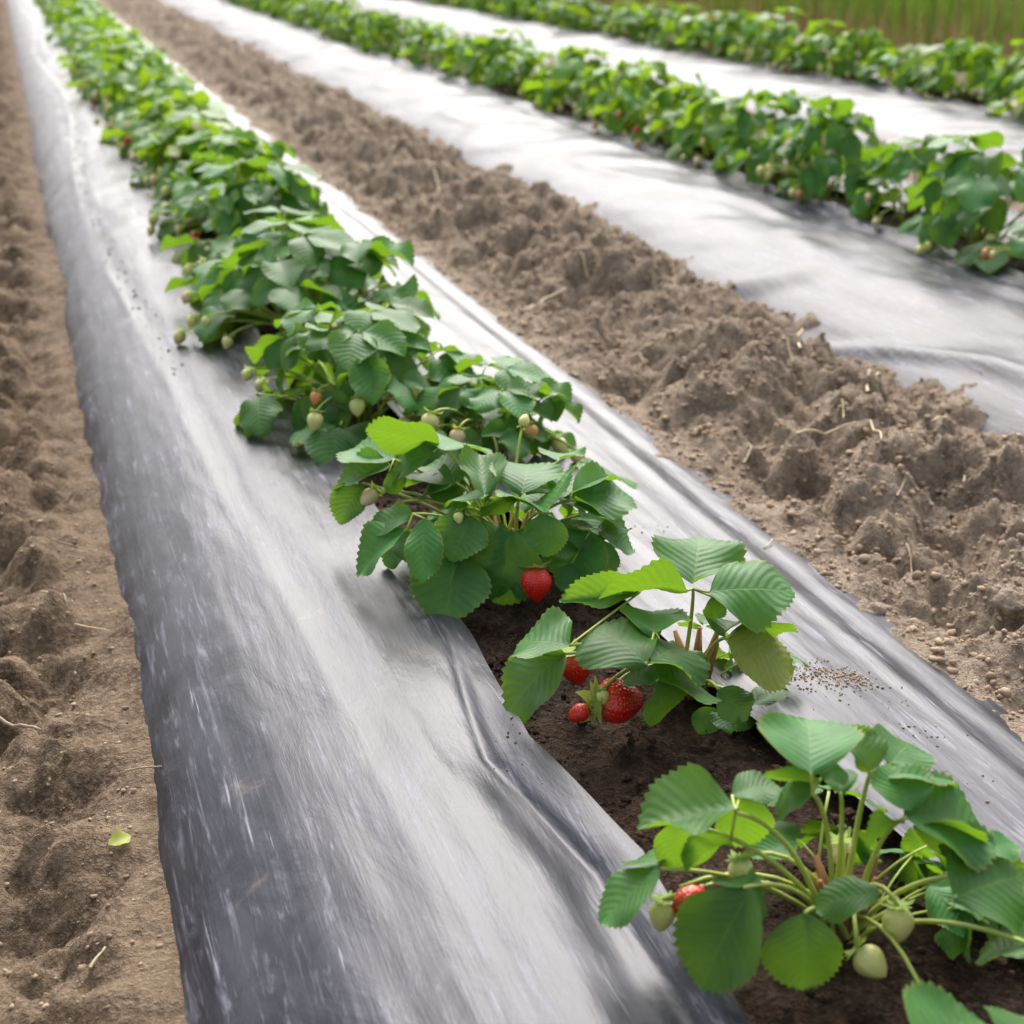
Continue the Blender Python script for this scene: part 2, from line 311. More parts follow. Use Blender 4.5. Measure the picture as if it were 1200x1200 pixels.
FILM_LABEL = ['black plastic mulch film over the nearest raised bed, streaked with pale dust',
              'black plastic mulch film shining white over the middle raised bed',
              'black plastic mulch film over the farthest raised bed, beside the tall grass']
for i, cx in enumerate(BEDS):
    ys = graded(Y0, Y1, 0.010 if i == 0 else 0.022, 0.006); l, r = slit(i, ys)
    HALF = HALVES[i]; nv = 84 if i == 0 else 44
    s = np.linspace(0, 1, nv)[None, :]
    XL = -HALF + (l[:, None] + HALF) * s; XR = r[:, None] + (HALF - r[:, None]) * s
    Y = np.repeat(ys[:, None], nv, 1); V = []; me = []
    parts = []
    for X in (XL, XR):
        Z = film_z(i, X + cx, Y); parts.append((X + cx, Y, Z))
    X = np.concatenate([parts[0][0], parts[1][0]], 1); Z = np.concatenate([parts[0][2], parts[1][2]], 1); YY = np.concatenate([Y, Y], 1)
    n, m = X.shape; co = np.stack([X, YY, Z], -1).reshape(-1, 3)
    js = np.array([j for j in range(m - 1) if j != nv - 1]); a = (np.arange(n - 1)[:, None] * m + js[None, :]).ravel()
    fa = np.stack([a, a + 1, a + m + 1, a + m], -1); me = bpy.data.meshes.new('mulch_film')
    me.vertices.add(len(co)); me.vertices.foreach_set('co', co.ravel()); me.loops.add(fa.size); me.loops.foreach_set('vertex_index', fa.ravel().astype(np.int32))
    me.polygons.add(len(fa)); me.polygons.foreach_set('loop_start', (np.arange(len(fa)) * 4).astype(np.int32)); me.update(calc_edges=True)
    me.polygons.foreach_set('use_smooth', [True] * len(fa)); me.update()
    tag(new_obj('mulch_film', me, M['film'][i]), FILM_LABEL[i], 'plastic film')
    # the bed of soil under the film
    ys = graded(Y0, Y1, 0.007 if i == 0 else 0.03, 0.006); xs = np.concatenate([np.linspace(-HALF, -0.16, 8), np.linspace(-0.15, 0.22, 56 if i == 0 else 14), np.linspace(0.23, HALF, 8)])
    X, Y = np.meshgrid(xs, ys); rough = 0.018 * billow(X * 14 + 40 * i, Y * 14, 3) + 0.8 * clods(X + cx, Y, 0.03, 3, .3) + 0.8 * clods(X + cx, Y, 0.014, 4, .4) - 0.010 + 0.008 * fbm(X * 5, Y * 5, 2)
    ins = np.exp(-((X - 0.03) / 0.11) ** 4); Z = film_base(X, i) - 0.03 + ins * (rough + 0.010)
    tag(new_obj('bed_soil', grid_mesh('bed_soil', X + cx, Y, Z), M['moist']), kind='structure')

# ---------------------------------------------------------------- strawberry parts
def leaflet_vf(rows, cols, fold, curl, cup, wav, seed, W=0.86):
    """unit leaflet: base at the origin, tip at +Y, upper face +Z"""
    rr = random.Random(seed); V = []; U = []; Fc = []; ph = rr.uniform(0, 6.28); ph2 = rr.uniform(0, 6.28); asym = rr.uniform(-0.06, 0.06)
    for i in range(rows + 1):
        s = i / rows; u = 1 - (1 - s) ** 1.45; w = 0.5 * W * max(0.0, math.sin(math.pi * min(1, u ** 1.08))) ** 0.60
        if i in (0,): w = 0.012
        tooth = 0.0
        if 3 <= i < rows: tooth = 0.034 if i % 2 else -0.022
        for j in range(cols + 1):
            v = -1 + 2 * j / cols; ww = w * (1 + (asym if v > 0 else -asym))
            e = abs(v) == 1; x = v * (ww + (tooth * 0.5 if e and w > 0.03 else 0)); y = u + (0.016 * (1 if i % 2 else -1) if e and 3 <= i < rows else 0)
            if i == rows: x = v * 0.02; y = 1.0 + 0.012 * (1 - abs(v))
            ax = abs(x)
            z = fold * ax * (1 - 0.35 * ax / 0.45) + cup * ax * ax * 2.0
            z += wav * math.sin(7.0 * u + ph) * (v * v) * 0.5 * (1 if v > 0 else -1) + wav * 0.5 * math.sin(11 * u + ph2) * v * v
            z += 0.002 * math.sin((u - 0.5 * ax) * 2 * math.pi * 9) * (1 if rows > 14 else 0) * min(1, ax * 8)
            z -= curl * u * u * 0.5
            V.append(Vector((x, y * (1 - 0.12 * curl * u), z))); U.append((0.5 + 0.5 * v, u))
    for i in range(rows):
        for j in range(cols):
            a = i * (cols + 1) + j; Fc.append((a, a + 1, a + cols + 2, a + cols + 1))
    return V, Fc, U
LEAFLETS = []
LP = []
for k in range(14):
    rr = random.Random(100 + k)
    prm = (rr.choice([0.04, 0.15, 0.26, 0.42]), rr.uniform(0.10, 0.75), rr.uniform(-0.45, 0.40), rr.uniform(0.05, 0.14))
    LP.append(prm); V, Fc, U = leaflet_vf(26, 8, *prm, seed=k, W=rr.uniform(0.82, 0.96)); LEAFLETS.append(mesh('leaflet', V, Fc, True, U)); LEAFLETS[-1].materials.append(M['leaf'])
FLATS = [k for k in range(14) if LP[k][0] < 0.2]; FOLDS = [k for k in range(14) if LP[k][0] >= 0.2]

def frame(base, tip, n, wr):
    a = tip - base; L = a.length; a = a / L; n = (n - a * n.dot(a)).normalized(); x = a.cross(n)
    m = Matrix((x * L * wr, a * L, n * L)).transposed().to_4x4(); m.translation = base; return m

# trifoliate leaf variants: petiole path from the crown at the origin, leaflet frames at its end
class LeafVar: pass
def make_variant(seed, el, length, droop, size):
    rr = random.Random(seed); lv = LeafVar()
    d = Vector((math.cos(el), 0, math.sin(el))); p0 = Vector((0.008, 0, 0)); p2 = d * length
    p1 = Vector((d.x * length * 0.40, rr.uniform(-.01, .01), d.z * length * 0.62 + 0.012)); lv.pts = bez(p0, p1, p2, 6); lv.J = p2
    lv.leafs = []
    for q, az in enumerate((rr.uniform(-0.2, 0.2), 1.25 + rr.uniform(-0.25, 0.25), -1.25 + rr.uniform(-0.25, 0.25))):
        L = size * (1.0 if q == 0 else 0.88) * rr.uniform(0.9, 1.08); sl = droop + rr.uniform(-0.45, 0.45) - (0.0 if q == 0 else 0.12)
        a = Vector((math.cos(az) * math.cos(sl), math.sin(az) * math.cos(sl), -math.sin(sl)))
        n = Vector((0.35 * math.sin(droop) + rr.uniform(-.5, .5), rr.uniform(-.45, .45) - 0.35 * math.sin(az), 1)); b = p2 + a * 0.006
        lv.leafs.append((rr.randrange(14), frame(b, b + a * L, n, rr.uniform(0.88, 1.05))))
    V, Fc = tube_vf(lv.pts, [0.0026, 0.0022, 0.0020, 0.0018, 0.0017, 0.0016, 0.0015], 5); lv.pet = mesh('petiole', V, Fc); lv.pet.materials.append(M['petiole'])
    return lv
VARS = []
for k in range(26):
    rr = random.Random(500 + k); f = k / 25.0
    VARS.append(make_variant(900 + k, R(18 + 62 * f + rr.uniform(-5, 5)), rr.uniform(0.115, 0.150) + 0.03 * f, R(rr.uniform(5, 50) - 25 * f + 12), rr.uniform(0.060, 0.082)))
def joined(lv, rows, cols, name, mats):
    V, Fc = tube_vf(lv.pts, [0.0026, 0.0022, 0.0020, 0.0018, 0.0017, 0.0016, 0.0015], 3); U = [(0.5, 0.5)] * len(V); mi = [1] * len(Fc)
    for k, m in lv.leafs:
        v, f, u = leaflet_vf(rows, cols, *LP[k], seed=k); o = len(V); V += [m @ p for p in v]; U += u; Fc += [tuple(i + o for i in q) for q in f]; mi += [0] * len(f)
    me = mesh(name, V, Fc, True, U, mi); [me.materials.append(x) for x in mats]; return me
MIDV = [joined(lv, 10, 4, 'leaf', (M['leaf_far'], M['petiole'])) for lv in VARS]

# berries
def berry_vf(L, Rr, seed):
    rr = random.Random(seed); V = []; U = []; Fc = []; n = 14; rows = 10
    for i in range(rows + 1):
        t = i / rows; r = Rr * (math.sin(math.pi * min(1, (1 - t) * 0.97 + 0.0) ** 0.72) ** 0.72 if 0 < t < 1 else 0.05)
        for k in range(n + 1):
            a = 2 * math.pi * k / n; q = r * (1 + 0.05 * math.sin(2 * a + seed) * math.sin(3 * t)); V.append(Vector((q * math.cos(a), q * math.sin(a), -L * (1 - t)))); U.append((k / n, t))
    for i in range(rows):
        for k in range(n): a = i * (n + 1) + k; Fc.append((a, a + 1, a + n + 2, a + n + 1))
    return V, Fc, U
def calyx_vf(r, seed, up=0.2):
    rr = random.Random(seed); V = []; Fc = []
    for k in range(10):
        a = 2 * math.pi * k / 10 + rr.uniform(-.15, .15); d = Vector((math.cos(a), math.sin(a), 0)); s = Vector((-d.y, d.x, 0)); L = r * rr.uniform(0.8, 1.15); lift = up + rr.uniform(-.25, .35); o = len(V)
        for (q, w, z) in ((0.05, 0.10, 0.02), (0.4, 0.24, 0.02 + 0.1 * lift), (0.75, 0.17, 0.25 * lift), (1.0, 0.01, 0.75 * lift)):
            V += [d * L * q + s * L * w + Vector((0, 0, z * r + 0.002)), d * L * q - s * L * w + Vector((0, 0, z * r + 0.002))]
        for i in range(3): b = o + i * 2; Fc.append((b, b + 1, b + 3, b + 2))
    return V, Fc
BERRY = {}
for kname in ('red', 'green', 'blush', 'orange'):
    V, Fc, U = berry_vf(1.25, 0.52, 3); BERRY[kname] = mesh('berry', V, Fc, True, U); BERRY[kname].materials.append(M[kname])
V, Fc = calyx_vf(0.62, 4); CALYX = mesh('calyx', V, Fc); CALYX.materials.append(M['sepal'])
def add_berry(parent, pos, size, axis, kind, crown=None, ctl=None, with_calyx=True):
    """a berry whose stalk end sits at pos (plant coordinates) and whose tip points along axis"""
    b = new_obj('berry', BERRY[kind], parent=parent); q = (-Vector(axis)).normalized().to_track_quat('Z', 'Y')
    b.matrix_basis = Matrix.Translation(pos) @ q.to_matrix().to_4x4() @ Matrix.Scale(size, 4)
    if with_calyx: new_obj('calyx', CALYX, parent=b)
    if crown is not None:
        pts = bez(crown, ctl if ctl is not None else (crown + pos) / 2 + Vector((0, 0, 0.05)), Vector(pos), 7); V, Fc = tube_vf(pts, [0.0018] * 8, 5)
        new_obj('fruit_stalk', mesh('fruit_stalk', V, Fc), M['petiole'], parent)
    return b
# crown of short brown sheaths and stipules
V = []; Fc = []
for k in range(9):
    rr = random.Random(40 + k); a = k * 2.4; d = Vector((math.cos(a), math.sin(a), 0)); v, f = tube_vf([d * 0.004 - Vector((0, 0, 0.02)), d * 0.012 + Vector((0, 0, 0.015)), d * rr.uniform(0.016, 0.03) + Vector((0, 0, rr.uniform(0.03, 0.055)))], [0.006, 0.0055, 0.002], 5, len(V)); V += v; Fc += f
CROWN = mesh('crown', V, Fc); CROWN.materials.append(M['dead'])

ORD = 'first second third fourth fifth sixth seventh eighth ninth tenth eleventh twelfth thirteenth fourteenth fifteenth sixteenth seventeenth eighteenth nineteenth twentieth'.split()
for tens, w in ((20, 'twenty'), (30, 'thirty'), (40, 'forty'), (50, 'fifty'), (60, 'sixty'), (70, 'seventy'), (80, 'eighty'), (90, 'ninety')):
    for k in range(1, 10): ORD.append(w + '-' + ORD[k - 1])
    ORD.append({20: 'thirtieth', 30: 'fortieth', 40: 'fiftieth', 50: 'sixtieth', 60: 'seventieth', 70: 'eightieth', 80: 'ninetieth', 90: 'hundredth'}[tens])

def plant_root(x, y, z, label, group):
    o = bpy.data.objects.new('strawberry_plant', None); o.empty_display_size = 0.05; col.objects.link(o); o.location = (x, y, z); return tag(o, label, 'plant', group)
def leaf_full(parent, lv, m, near=True, k=0):
    if near:
        l = new_obj('leaf', lv.pet, parent=parent); l.matrix_basis = m
        for li, fm in lv.leafs: c = new_obj('leaflet', LEAFLETS[li], parent=l); c.matrix_basis = fm
    else:
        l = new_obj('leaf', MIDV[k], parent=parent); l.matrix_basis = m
    return l
def gen_plant(root, n, spread, height, seed, near, ellipse=(1, 1), berries=4, lean=(0, 0)):
    rr = random.Random(seed); c = new_obj('crown', CROWN, parent=root); c.matrix_basis = Matrix.Scale(1.1, 4)
    for k in range(n):
        f = (k + 0.5) / n; vi = min(25, max(0, int((f ** 0.85) * 26 + rr.uniform(-2, 2)))); az = k * 2.39996 + rr.uniform(-0.4, 0.4); s = rr.uniform(0.85, 1.12)
        off = Vector((rr.uniform(-.025, .025), rr.uniform(-.035, .035), -0.012)); off.x += lean[0] * f; off.y += lean[1] * f
        m = Matrix.Translation(off) @ Matrix.Diagonal((ellipse[0], ellipse[1], 1, 1)) @ Matrix.Rotation(az, 4, 'Z') @ Matrix.Diagonal((s * spread, s * spread, s * height, 1)) @ Matrix.Rotation(rr.uniform(-.15, .15), 4, 'X')
        leaf_full(root, VARS[vi], m, near, vi)
    for k in range(berries):
        az = rr.uniform(2.4, 5.2) if rr.random() < 0.75 else rr.uniform(0, 6.28); d = rr.uniform(0.125, 0.178) * spread; pos = Vector((d * math.cos(az) * ellipse[0], d * math.sin(az) * ellipse[1], rr.uniform(0.02, 0.10)))
        kind = rr.choices(['green', 'blush', 'orange', 'red'], [6, 3, 0.7, 0.12])[0]
        add_berry(root, pos, rr.uniform(0.018, 0.027), Vector((math.cos(az) * .5, math.sin(az) * .5, -1)), kind, Vector((0, 0, 0.01)) if near else None)

# ---------------------------------------------------------------- the plants one can study leaf by leaf
def hero_plant(base_px, label, leaves, zc=-0.012, fill=0, fs=1.0, faz=None):
    c = on(base_px[0], base_px[1], zc); root = plant_root(c.x, c.y, c.z, label, 'strawberry plants of the nearest bed'); cr = new_obj('crown', CROWN, parent=root); cr.matrix_basis = Matrix.Scale(1.2, 4)
    rr = random.Random(int(base_px[0]))
    for (J, L) in leaves:
        j = on(*J) - c; h = Vector((j.x, j.y, 0)); s = h.normalized() * 0.012 if h.length > 1e-3 else Vector((0, 0, 0)); s += Vector((rr.uniform(-.012, .012), rr.uniform(-.012, .012), 0.0))
        pts = bez(s, Vector((j.x * 0.45, j.y * 0.45, max(j.z * 0.80, 0.03))), j, 9); V, Fc = tube_vf(pts, [0.0027 - 0.0011 * i / 9 for i in range(10)], 6)
        lo = new_obj('leaf', mesh('petiole', V, Fc), M['petiole'], root)
        for (b, t_, wr, tilt, kind) in L:
            pb = (on(*b) - c) if b else j; pt = on(*t_) - c; a = (pt - pb).normalized()
            n0 = Vector((0, 0, 1)) if abs(a.z) < 0.95 else -AWAY
            tilt *= 0.8 if tilt > 0.5 else 1.0; n = n0 * (1 - 0.7 * abs(tilt)) + AWAY * tilt
            if (pt - pb).length > 0.088:      # long measured leaflets stand up rather than stretch
                eye = Vector((0, 0, CAM_H)) - c; d = (pt - eye).normalized(); q = eye + d * (pb - eye).dot(d); dm = (q - pb).length
                pt = q + d * math.sqrt(max(0, 0.088 ** 2 - dm * dm)) * (1 if (pt - q).dot(d) > 0 else -1)
            if b and (pb - j).length > 0.012:
                v, f = tube_vf(bez(j, (j + pb) / 2, pb, 2), [0.0012] * 3, 5); 
                st = new_obj('leaflet_stalk', mesh('leaflet_stalk', v, f), M['petiole'], lo)
            k = rr.choice(FLATS if kind == 0 else FOLDS); o = new_obj('leaflet', LEAFLETS[k], parent=lo); o.matrix_basis = frame(pb, pt, n, min(1.25, wr * 1.3))
    for k in range(fill):
        vi = rr.randrange(3, 20); s = rr.uniform(0.7, 0.9) * fs; az = (k * 2.4 + rr.uniform(-.4, .4)) if faz is None else rr.uniform(*faz)
        leaf_full(root, VARS[vi], Matrix.Translation((rr.uniform(-.02, .02), rr.uniform(-.02, .02), -.01)) @ Matrix.Rotation(az, 4, 'Z') @ Matrix.Diagonal((s, s, s * .78, 1)))
    return root, c
PA = [  # junction (photo x, y, height), leaflets (base or None, tip, width ratio, tilt, 0 flat / 1 folded)
 ((952, 930, .145), [((950, 905, .165), (948, 824, .185), 1.15, -.25, 0), ((962, 918, .150), (896, 902, .150), .75, .85, 1), (None, (896, 928, .13), .85, -.45, 0), ((962, 912, .15), (995, 896, .155), .8, -.3, 0)]),
 ((862, 952, .125), [((866, 945, .125), (746, 966, .115), 0.85, -.05, 1), ((868, 930, .125), (874, 1000, .07), .75, -.5, 1), ((858, 932, .125), (912, 905, .14), .9, -.1, 0), ((856, 985, .10), (798, 1000, .075), .75, .85, 1)]),
 ((795, 965, .11), [(None, (788, 1016, .06), .55, .8, 1)]),
 ((775, 1018, .07), [(None, (695, 1076, .035), .85, .1, 1), ((772, 1014, .07), (740, 988, .065), .95, -.2, 0)]),
 ((872, 1040, .085), [((880, 1042, .085), (808, 1162, .015), .72, -.25, 0), (None, (912, 1046, .07), 1.1, -.5, 0), ((866, 1040, .085), (850, 1008, .08), 1.0, -.3, 0)]),
 ((943, 1070, .060), [(None, (946, 1170, .012), .88, -.35, 0)]),
 ((1033, 1046, .075), [(None, (946, 1048, .07), .62, -.25, 0)]),
 ((1062, 958, .125), [((1066, 950, .13), (1046, 886, .155), 1.0, -.25, 0), (None, (1180, 946, .12), .92, -.35, 0), ((1060, 962, .12), (1010, 976, .10), .7, .85, 1), ((1072, 966, .12), (1150, 972, .10), .6, .9, 1)]),
 ((1020, 905, .140), [(None, (1002, 842, .175), .9, .15, 1), ((1042, 896, .145), (1078, 850, .155), .85, -.4, 0), ((1024, 910, .14), (1120, 895, .14), .7, .4, 1)]),
 ((985, 930, .130), [(None, (980, 892, .14), .8, -.3, 0)]),
 ((1142, 1028, .085), [((1146, 1018, .09), (1103, 980, .10), .8, -.15, 0), ((1118, 1052, .085), (1222, 1008, .09), 1.0, -.45, 0), ((1150, 1000, .09), (1195, 975, .10), .8, -.2, 0)]),
 ((1218, 1110, .070), [(None, (1137, 1100, .05), .85, -.15, 0), ((1228, 1090, .07), (1255, 1035, .08), .9, -.2, 0)]),
]
rootA, cA = hero_plant((985, 1085), 'open strawberry plant with pale unripe berries, in the bottom right foreground of nearest bed', PA, fill=9, fs=.95, faz=(-0.5, 2.6))
Z0 = Vector((0, 0, 0.01))
def hb(root, c, px, py, z, size, ax, kind, hx=None, cal=True, ctl=None): return add_berry(root, on(px, py, z) - c, size, ax, kind, Z0, ctl, cal)
hb(rootA, cA, 777, 1055, .035, .021, (-.15, -.2, -1), 'green'); hb(rootA, cA, 797, 1040, .045, .028, (.5, -.5, -.8), 'red', cal=False); hb(rootA, cA, 866, 1006, .07, .019, (.1, -.3, -1), 'green')
hb(rootA, cA, 1052, 1062, .048, .023, (-.05, -.3, -1), 'green'); hb(rootA, cA, 1004, 1112, .025, .023, (.5, -.6, -.5), 'green'); hb(rootA, cA, 985, 985, .05, .020, (.1, -.2, -1), 'blush')
hb(rootA, cA, 1087, 1178, .012, .010, (.1, -.3, -.6), 'green')

PB = [
 ((812, 690, .115), [((812, 684, .12), (822, 609, .150), 1.0, -.3, 0), ((830, 694, .12), (934, 675, .11), .84, -.35, 0), ((806, 692, .12), (700, 670, .125), .65, .80, 1), ((836, 700, .115), (838, 726, .09), .9, .7, 1)]),
 ((852, 748, .080), [(None, (948, 772, .06), .84, -.35, 0), ((862, 738, .085), (930, 724, .085), .5, .85, 1), ((850, 742, .085), (868, 706, .09), .7, .5, 1)]),
 ((757, 778, .090), [(None, (692, 712, .11), .80, -.3, 0), ((760, 778, .09), (812, 735, .09), .86, -.35, 0), ((766, 742, .10), (768, 688, .115), .85, -.4, 0)]),
 ((770, 798, .070), [(None, (724, 781, .07), .70, -.35, 0), (None, (845, 782, .055), .82, -.3, 0), (None, (790, 853, .02), .92, -.3, 0)]),
 ((842, 808, .035), [(None, (880, 838, .02), .95, -.3, 0)]),
 ((880, 826, .020), [(None, (924, 803, .03), .75, .1, 1)]),
 ((668, 756, .090), [(None, (597, 738, .085), 1.0, -.3, 0), ((750, 694, .105), (655, 703, .10), .40, -.55, 1)]),
 ((662, 766, .065), [(None, (575, 824, .022), .80, -.2, 0)]),
]
rootB, cB = hero_plant((812, 800), 'small strawberry plant with three glossy red berries lying on dark soil at its left', PB, fill=7, fs=.75)
hb(rootB, cB, 672, 764, .045, .031, (.15, -.1, -1), 'red'); hb(rootB, cB, 698, 822, .030, .043, (.95, .05, -.15), 'red'); hb(rootB, cB, 690, 830, .022, .019, (-1, -.1, -.3), 'red'); hb(rootB, cB, 705, 808, .045, .012, (0, -.6, -1), 'green')

PC = [
 ((515, 522, .140), [(None, (432, 484, .145), .72, .85, 1), ((520, 528, .14), (550, 500, .14), .95, -.3, 0), ((508, 530, .135), (440, 545, .11), .72, -.4, 0)]),
 ((462, 538, .115), [(None, (408, 512, .12), .95, -.35, 0), ((458, 545, .11), (384, 562, .085), .62, -.3, 0), ((456, 552, .11), (470, 580, .08), .8, -.5, 0)]),
 ((424, 566, .080), [(None, (394, 612, .04), .75, -.35, 0)]),
 ((484, 602, .095), [(None, (420, 612, .08), .62, -.4, 0), ((476, 622, .08), (402, 662, .04), .72, -.2, 1), ((498, 608, .095), (494, 680, .045), .5, -.4, 1)]),
 ((552, 604, .095), [(None, (528, 654, .06), .95, -.45, 0), ((546, 606, .095), (508, 600, .085), .8, -.4, 0)]),
 ((538, 652, .050), [(None, (518, 726, .004), 1.05, -.3, 0), ((534, 654, .05), (478, 690, .01), .9, -.3, 0)]),
 ((602, 622, .085), [(None, (578, 712, .018), .85, -.45, 0), ((598, 622, .085), (556, 650, .05), .9, -.4, 0)]),
 ((640, 602, .115), [((642, 600, .12), (668, 538, .14), .85, .85, 1), (None, (640, 652, .075), 1.05, -.45, 0), ((636, 600, .12), (600, 566, .13), .8, .8, 1)]),
 ((672, 586, .110), [(None, (748, 566, .10), .92, -.35, 0), ((674, 592, .105), (752, 604, .07), .66, -.3, 1), ((668, 580, .115), (690, 545, .12), .9, .3, 1)]),
 ((692, 622, .070), [(None, (658, 680, .028), .95, -.4, 0), ((700, 622, .07), (752, 634, .05), .85, -.3, 0), ((670, 660, .04), (672, 698, .012), .85, -.4, 0), ((696, 630, .065), (706, 678, .03), .8, -.4, 0)]),
 ((612, 578, .125), [(None, (622, 518, .14), 1.1, -.3, 0), ((606, 582, .12), (560, 594, .10), .6, .7, 1), ((618, 580, .12), (662, 556, .125), .8, -.1, 0)]),
 ((568, 582, .120), [(None, (562, 528, .14), .6, .6, 1), ((564, 584, .12), (534, 560, .12), .8, -.4, 0)]),
 ((655, 540, .120), [(None, (662, 519, .125), 1.0, .3, 0)]),
 ((535, 566, .100), [(None, (494, 532, .11), .9, -.4, 0), ((538, 560, .10), (556, 530, .11), .9, -.2, 0), ((530, 568, .1), (486, 572, .08), .8, -.4, 0)]),
 ((690, 560, .090), [(None, (735, 540, .085), .9, -.2, 0)]),
 ((600, 650, .050), [(None, (560, 690, .02), .9, -.4, 0), (None, (640, 690, .02), .8, -.4, 0)]),
]
rootC, cC = hero_plant((596, 655), 'dense dome-shaped strawberry plant with one red berry showing below its front leaves', PC, fill=16, fs=1.12)
hb(rootC, cC, 627, 664, .048, .034, (.0, -.25, -1), 'red'); hb(rootC, cC, 440, 575, .075, .022, (-.7, -.4, -.4), 'blush'); hb(rootC, cC, 470, 588, .08, .010, (-.5, -.4, -.5), 'green'); hb(rootC, cC, 536, 600, .10, .012, (.0, -.5, -.6), 'green'); hb(rootC, cC, 612, 500, .14, .014, (.3, .2, .6), 'green')

PZ = [((1090, 1250, .06), [(None, (1046, 1170, .055), 1.0, -.2, 0), ((1100, 1252, .06), (1160, 1172, .06), .95, -.2, 0), (None, (1020, 1260, .05), .9, -.2, 0)]), ((1200, 1230, .07), [(None, (1205, 1168, .07), .9, -.2, 0), (None, (1260, 1250, .06), .9, -.2, 0)]), ((1080, 1380, .06), [(None, (1020, 1400, .05), .9, 0, 0), (None, (1090, 1470, .03), .9, 0, 0), (None, (1160, 1400, .05), .9, 0, 0)])]
hero_plant((1150, 1330), 'strawberry plant cut off by the bottom edge of the photograph, only leaf tops showing', PZ)

# ---------------------------------------------------------------- the rest of the three rows
def row(i, ys, xs, start, spread, height, far_from, near_to, word, berries):
    for q, (y, x) in enumerate(zip(ys, xs)):
        k = start + q; rr = random.Random(1000 * i + k)
        name = ORD[k] if k < len(ORD) else None
        label = f'bushy strawberry plant, {name} from the camera in the {word} bed'
        z = -0.012 + (0.0)
        sp = spread * rr.uniform(0.86, 1.15); hh = height * rr.uniform(0.78, 1.15)
        if i == 1 and q < 3: sp *= 1.18; hh *= 1.15
        if i == 0 and q < 2: sp *= (0.70, 0.88)[q]; hh *= (0.8, 0.92)[q]
        if i == 0 and q == 0: label = 'small strawberry plant right behind the dome-shaped plant, beside the right film'
        if y <= far_from:
            root = plant_root(x, y, z, label, f'strawberry plants of the {word} bed'); gen_plant(root, (28 if i == 0 else 20) if y < 5 else 22, sp, hh, 31 * k + i, y < near_to, (1.0, 1.05), berries)
            root.rotation_euler.z = 0
        else:
            o = new_obj('strawberry_plant', FARP[rr.randrange(len(FARP))]); o.location = (x, y, z); o.rotation_euler.z = rr.uniform(0, 6.28); o.scale = (sp, sp, hh); tag(o, label, 'plant', f'strawberry plants of the {word} bed')
FARP = []
for k in range(5):       # whole plants for the far end of the rows, too small in view to show their parts
    rr = random.Random(70 + k); V = []; Fc = []; U = []; mi = []
    for q in range(22):
        f = (q + .5) / 22; vi = min(25, int(f ** .85 * 26)); lv = VARS[vi]; m = Matrix.Translation((rr.uniform(-.03, .03), rr.uniform(-.03, .03), -.01)) @ Matrix.Rotation(q * 2.4 + rr.uniform(-.4, .4), 4, 'Z') @ Matrix.Scale(rr.uniform(.9, 1.1), 4)
        v, fc = tube_vf(lv.pts[::3], [.003, .002, .0018], 3, len(V)); V += [m @ p for p in v]; U += [(.5, .5)] * len(v); Fc += fc; mi += [1] * len(fc)
        for li, fm in lv.leafs:
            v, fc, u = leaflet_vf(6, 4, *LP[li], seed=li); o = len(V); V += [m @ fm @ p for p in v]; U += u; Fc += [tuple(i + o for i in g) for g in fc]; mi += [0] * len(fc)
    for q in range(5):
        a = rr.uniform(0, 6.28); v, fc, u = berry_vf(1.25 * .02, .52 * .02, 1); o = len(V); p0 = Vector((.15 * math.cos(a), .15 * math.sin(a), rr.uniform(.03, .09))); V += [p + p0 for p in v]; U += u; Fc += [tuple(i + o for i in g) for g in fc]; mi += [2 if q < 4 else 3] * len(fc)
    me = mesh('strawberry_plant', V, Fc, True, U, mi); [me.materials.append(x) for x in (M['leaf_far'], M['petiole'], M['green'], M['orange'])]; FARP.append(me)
rr = random.Random(5)
ys = [2.08, 2.30]; xs = [0.635, 0.48]; y = 2.80
while y < 27: ys.append(y); xs.append(0.485 + 0.05 * min(1, max(0, y - 3) / 1.0) + rr.uniform(-.025, .025)); y += rr.uniform(0.27, 0.36)
row(0, ys, xs, 3 + 1, 1.25, 1.18, 9.0, 4.4, 'nearest', 11)
ys = []; xs = []; y = 2.42
while y < 27: ys.append(y); xs.append(2.28 + rr.uniform(-.05, .05)); y += rr.uniform(0.32, 0.40) + (0.26 if y > 5.5 and rr.random() < .14 else 0)
row(1, ys, xs, 0, 1.10, 1.35, 9.0, 4.6, 'middle', 7)
ys = []; xs = []; y = 4.6
while y < 27: ys.append(y); xs.append(4.10 + rr.uniform(-.06, .06)); y += rr.uniform(0.28, 0.38)
row(2, ys, xs, 0, 1.2, 1.45, 9.5, 0, 'farthest', 7)

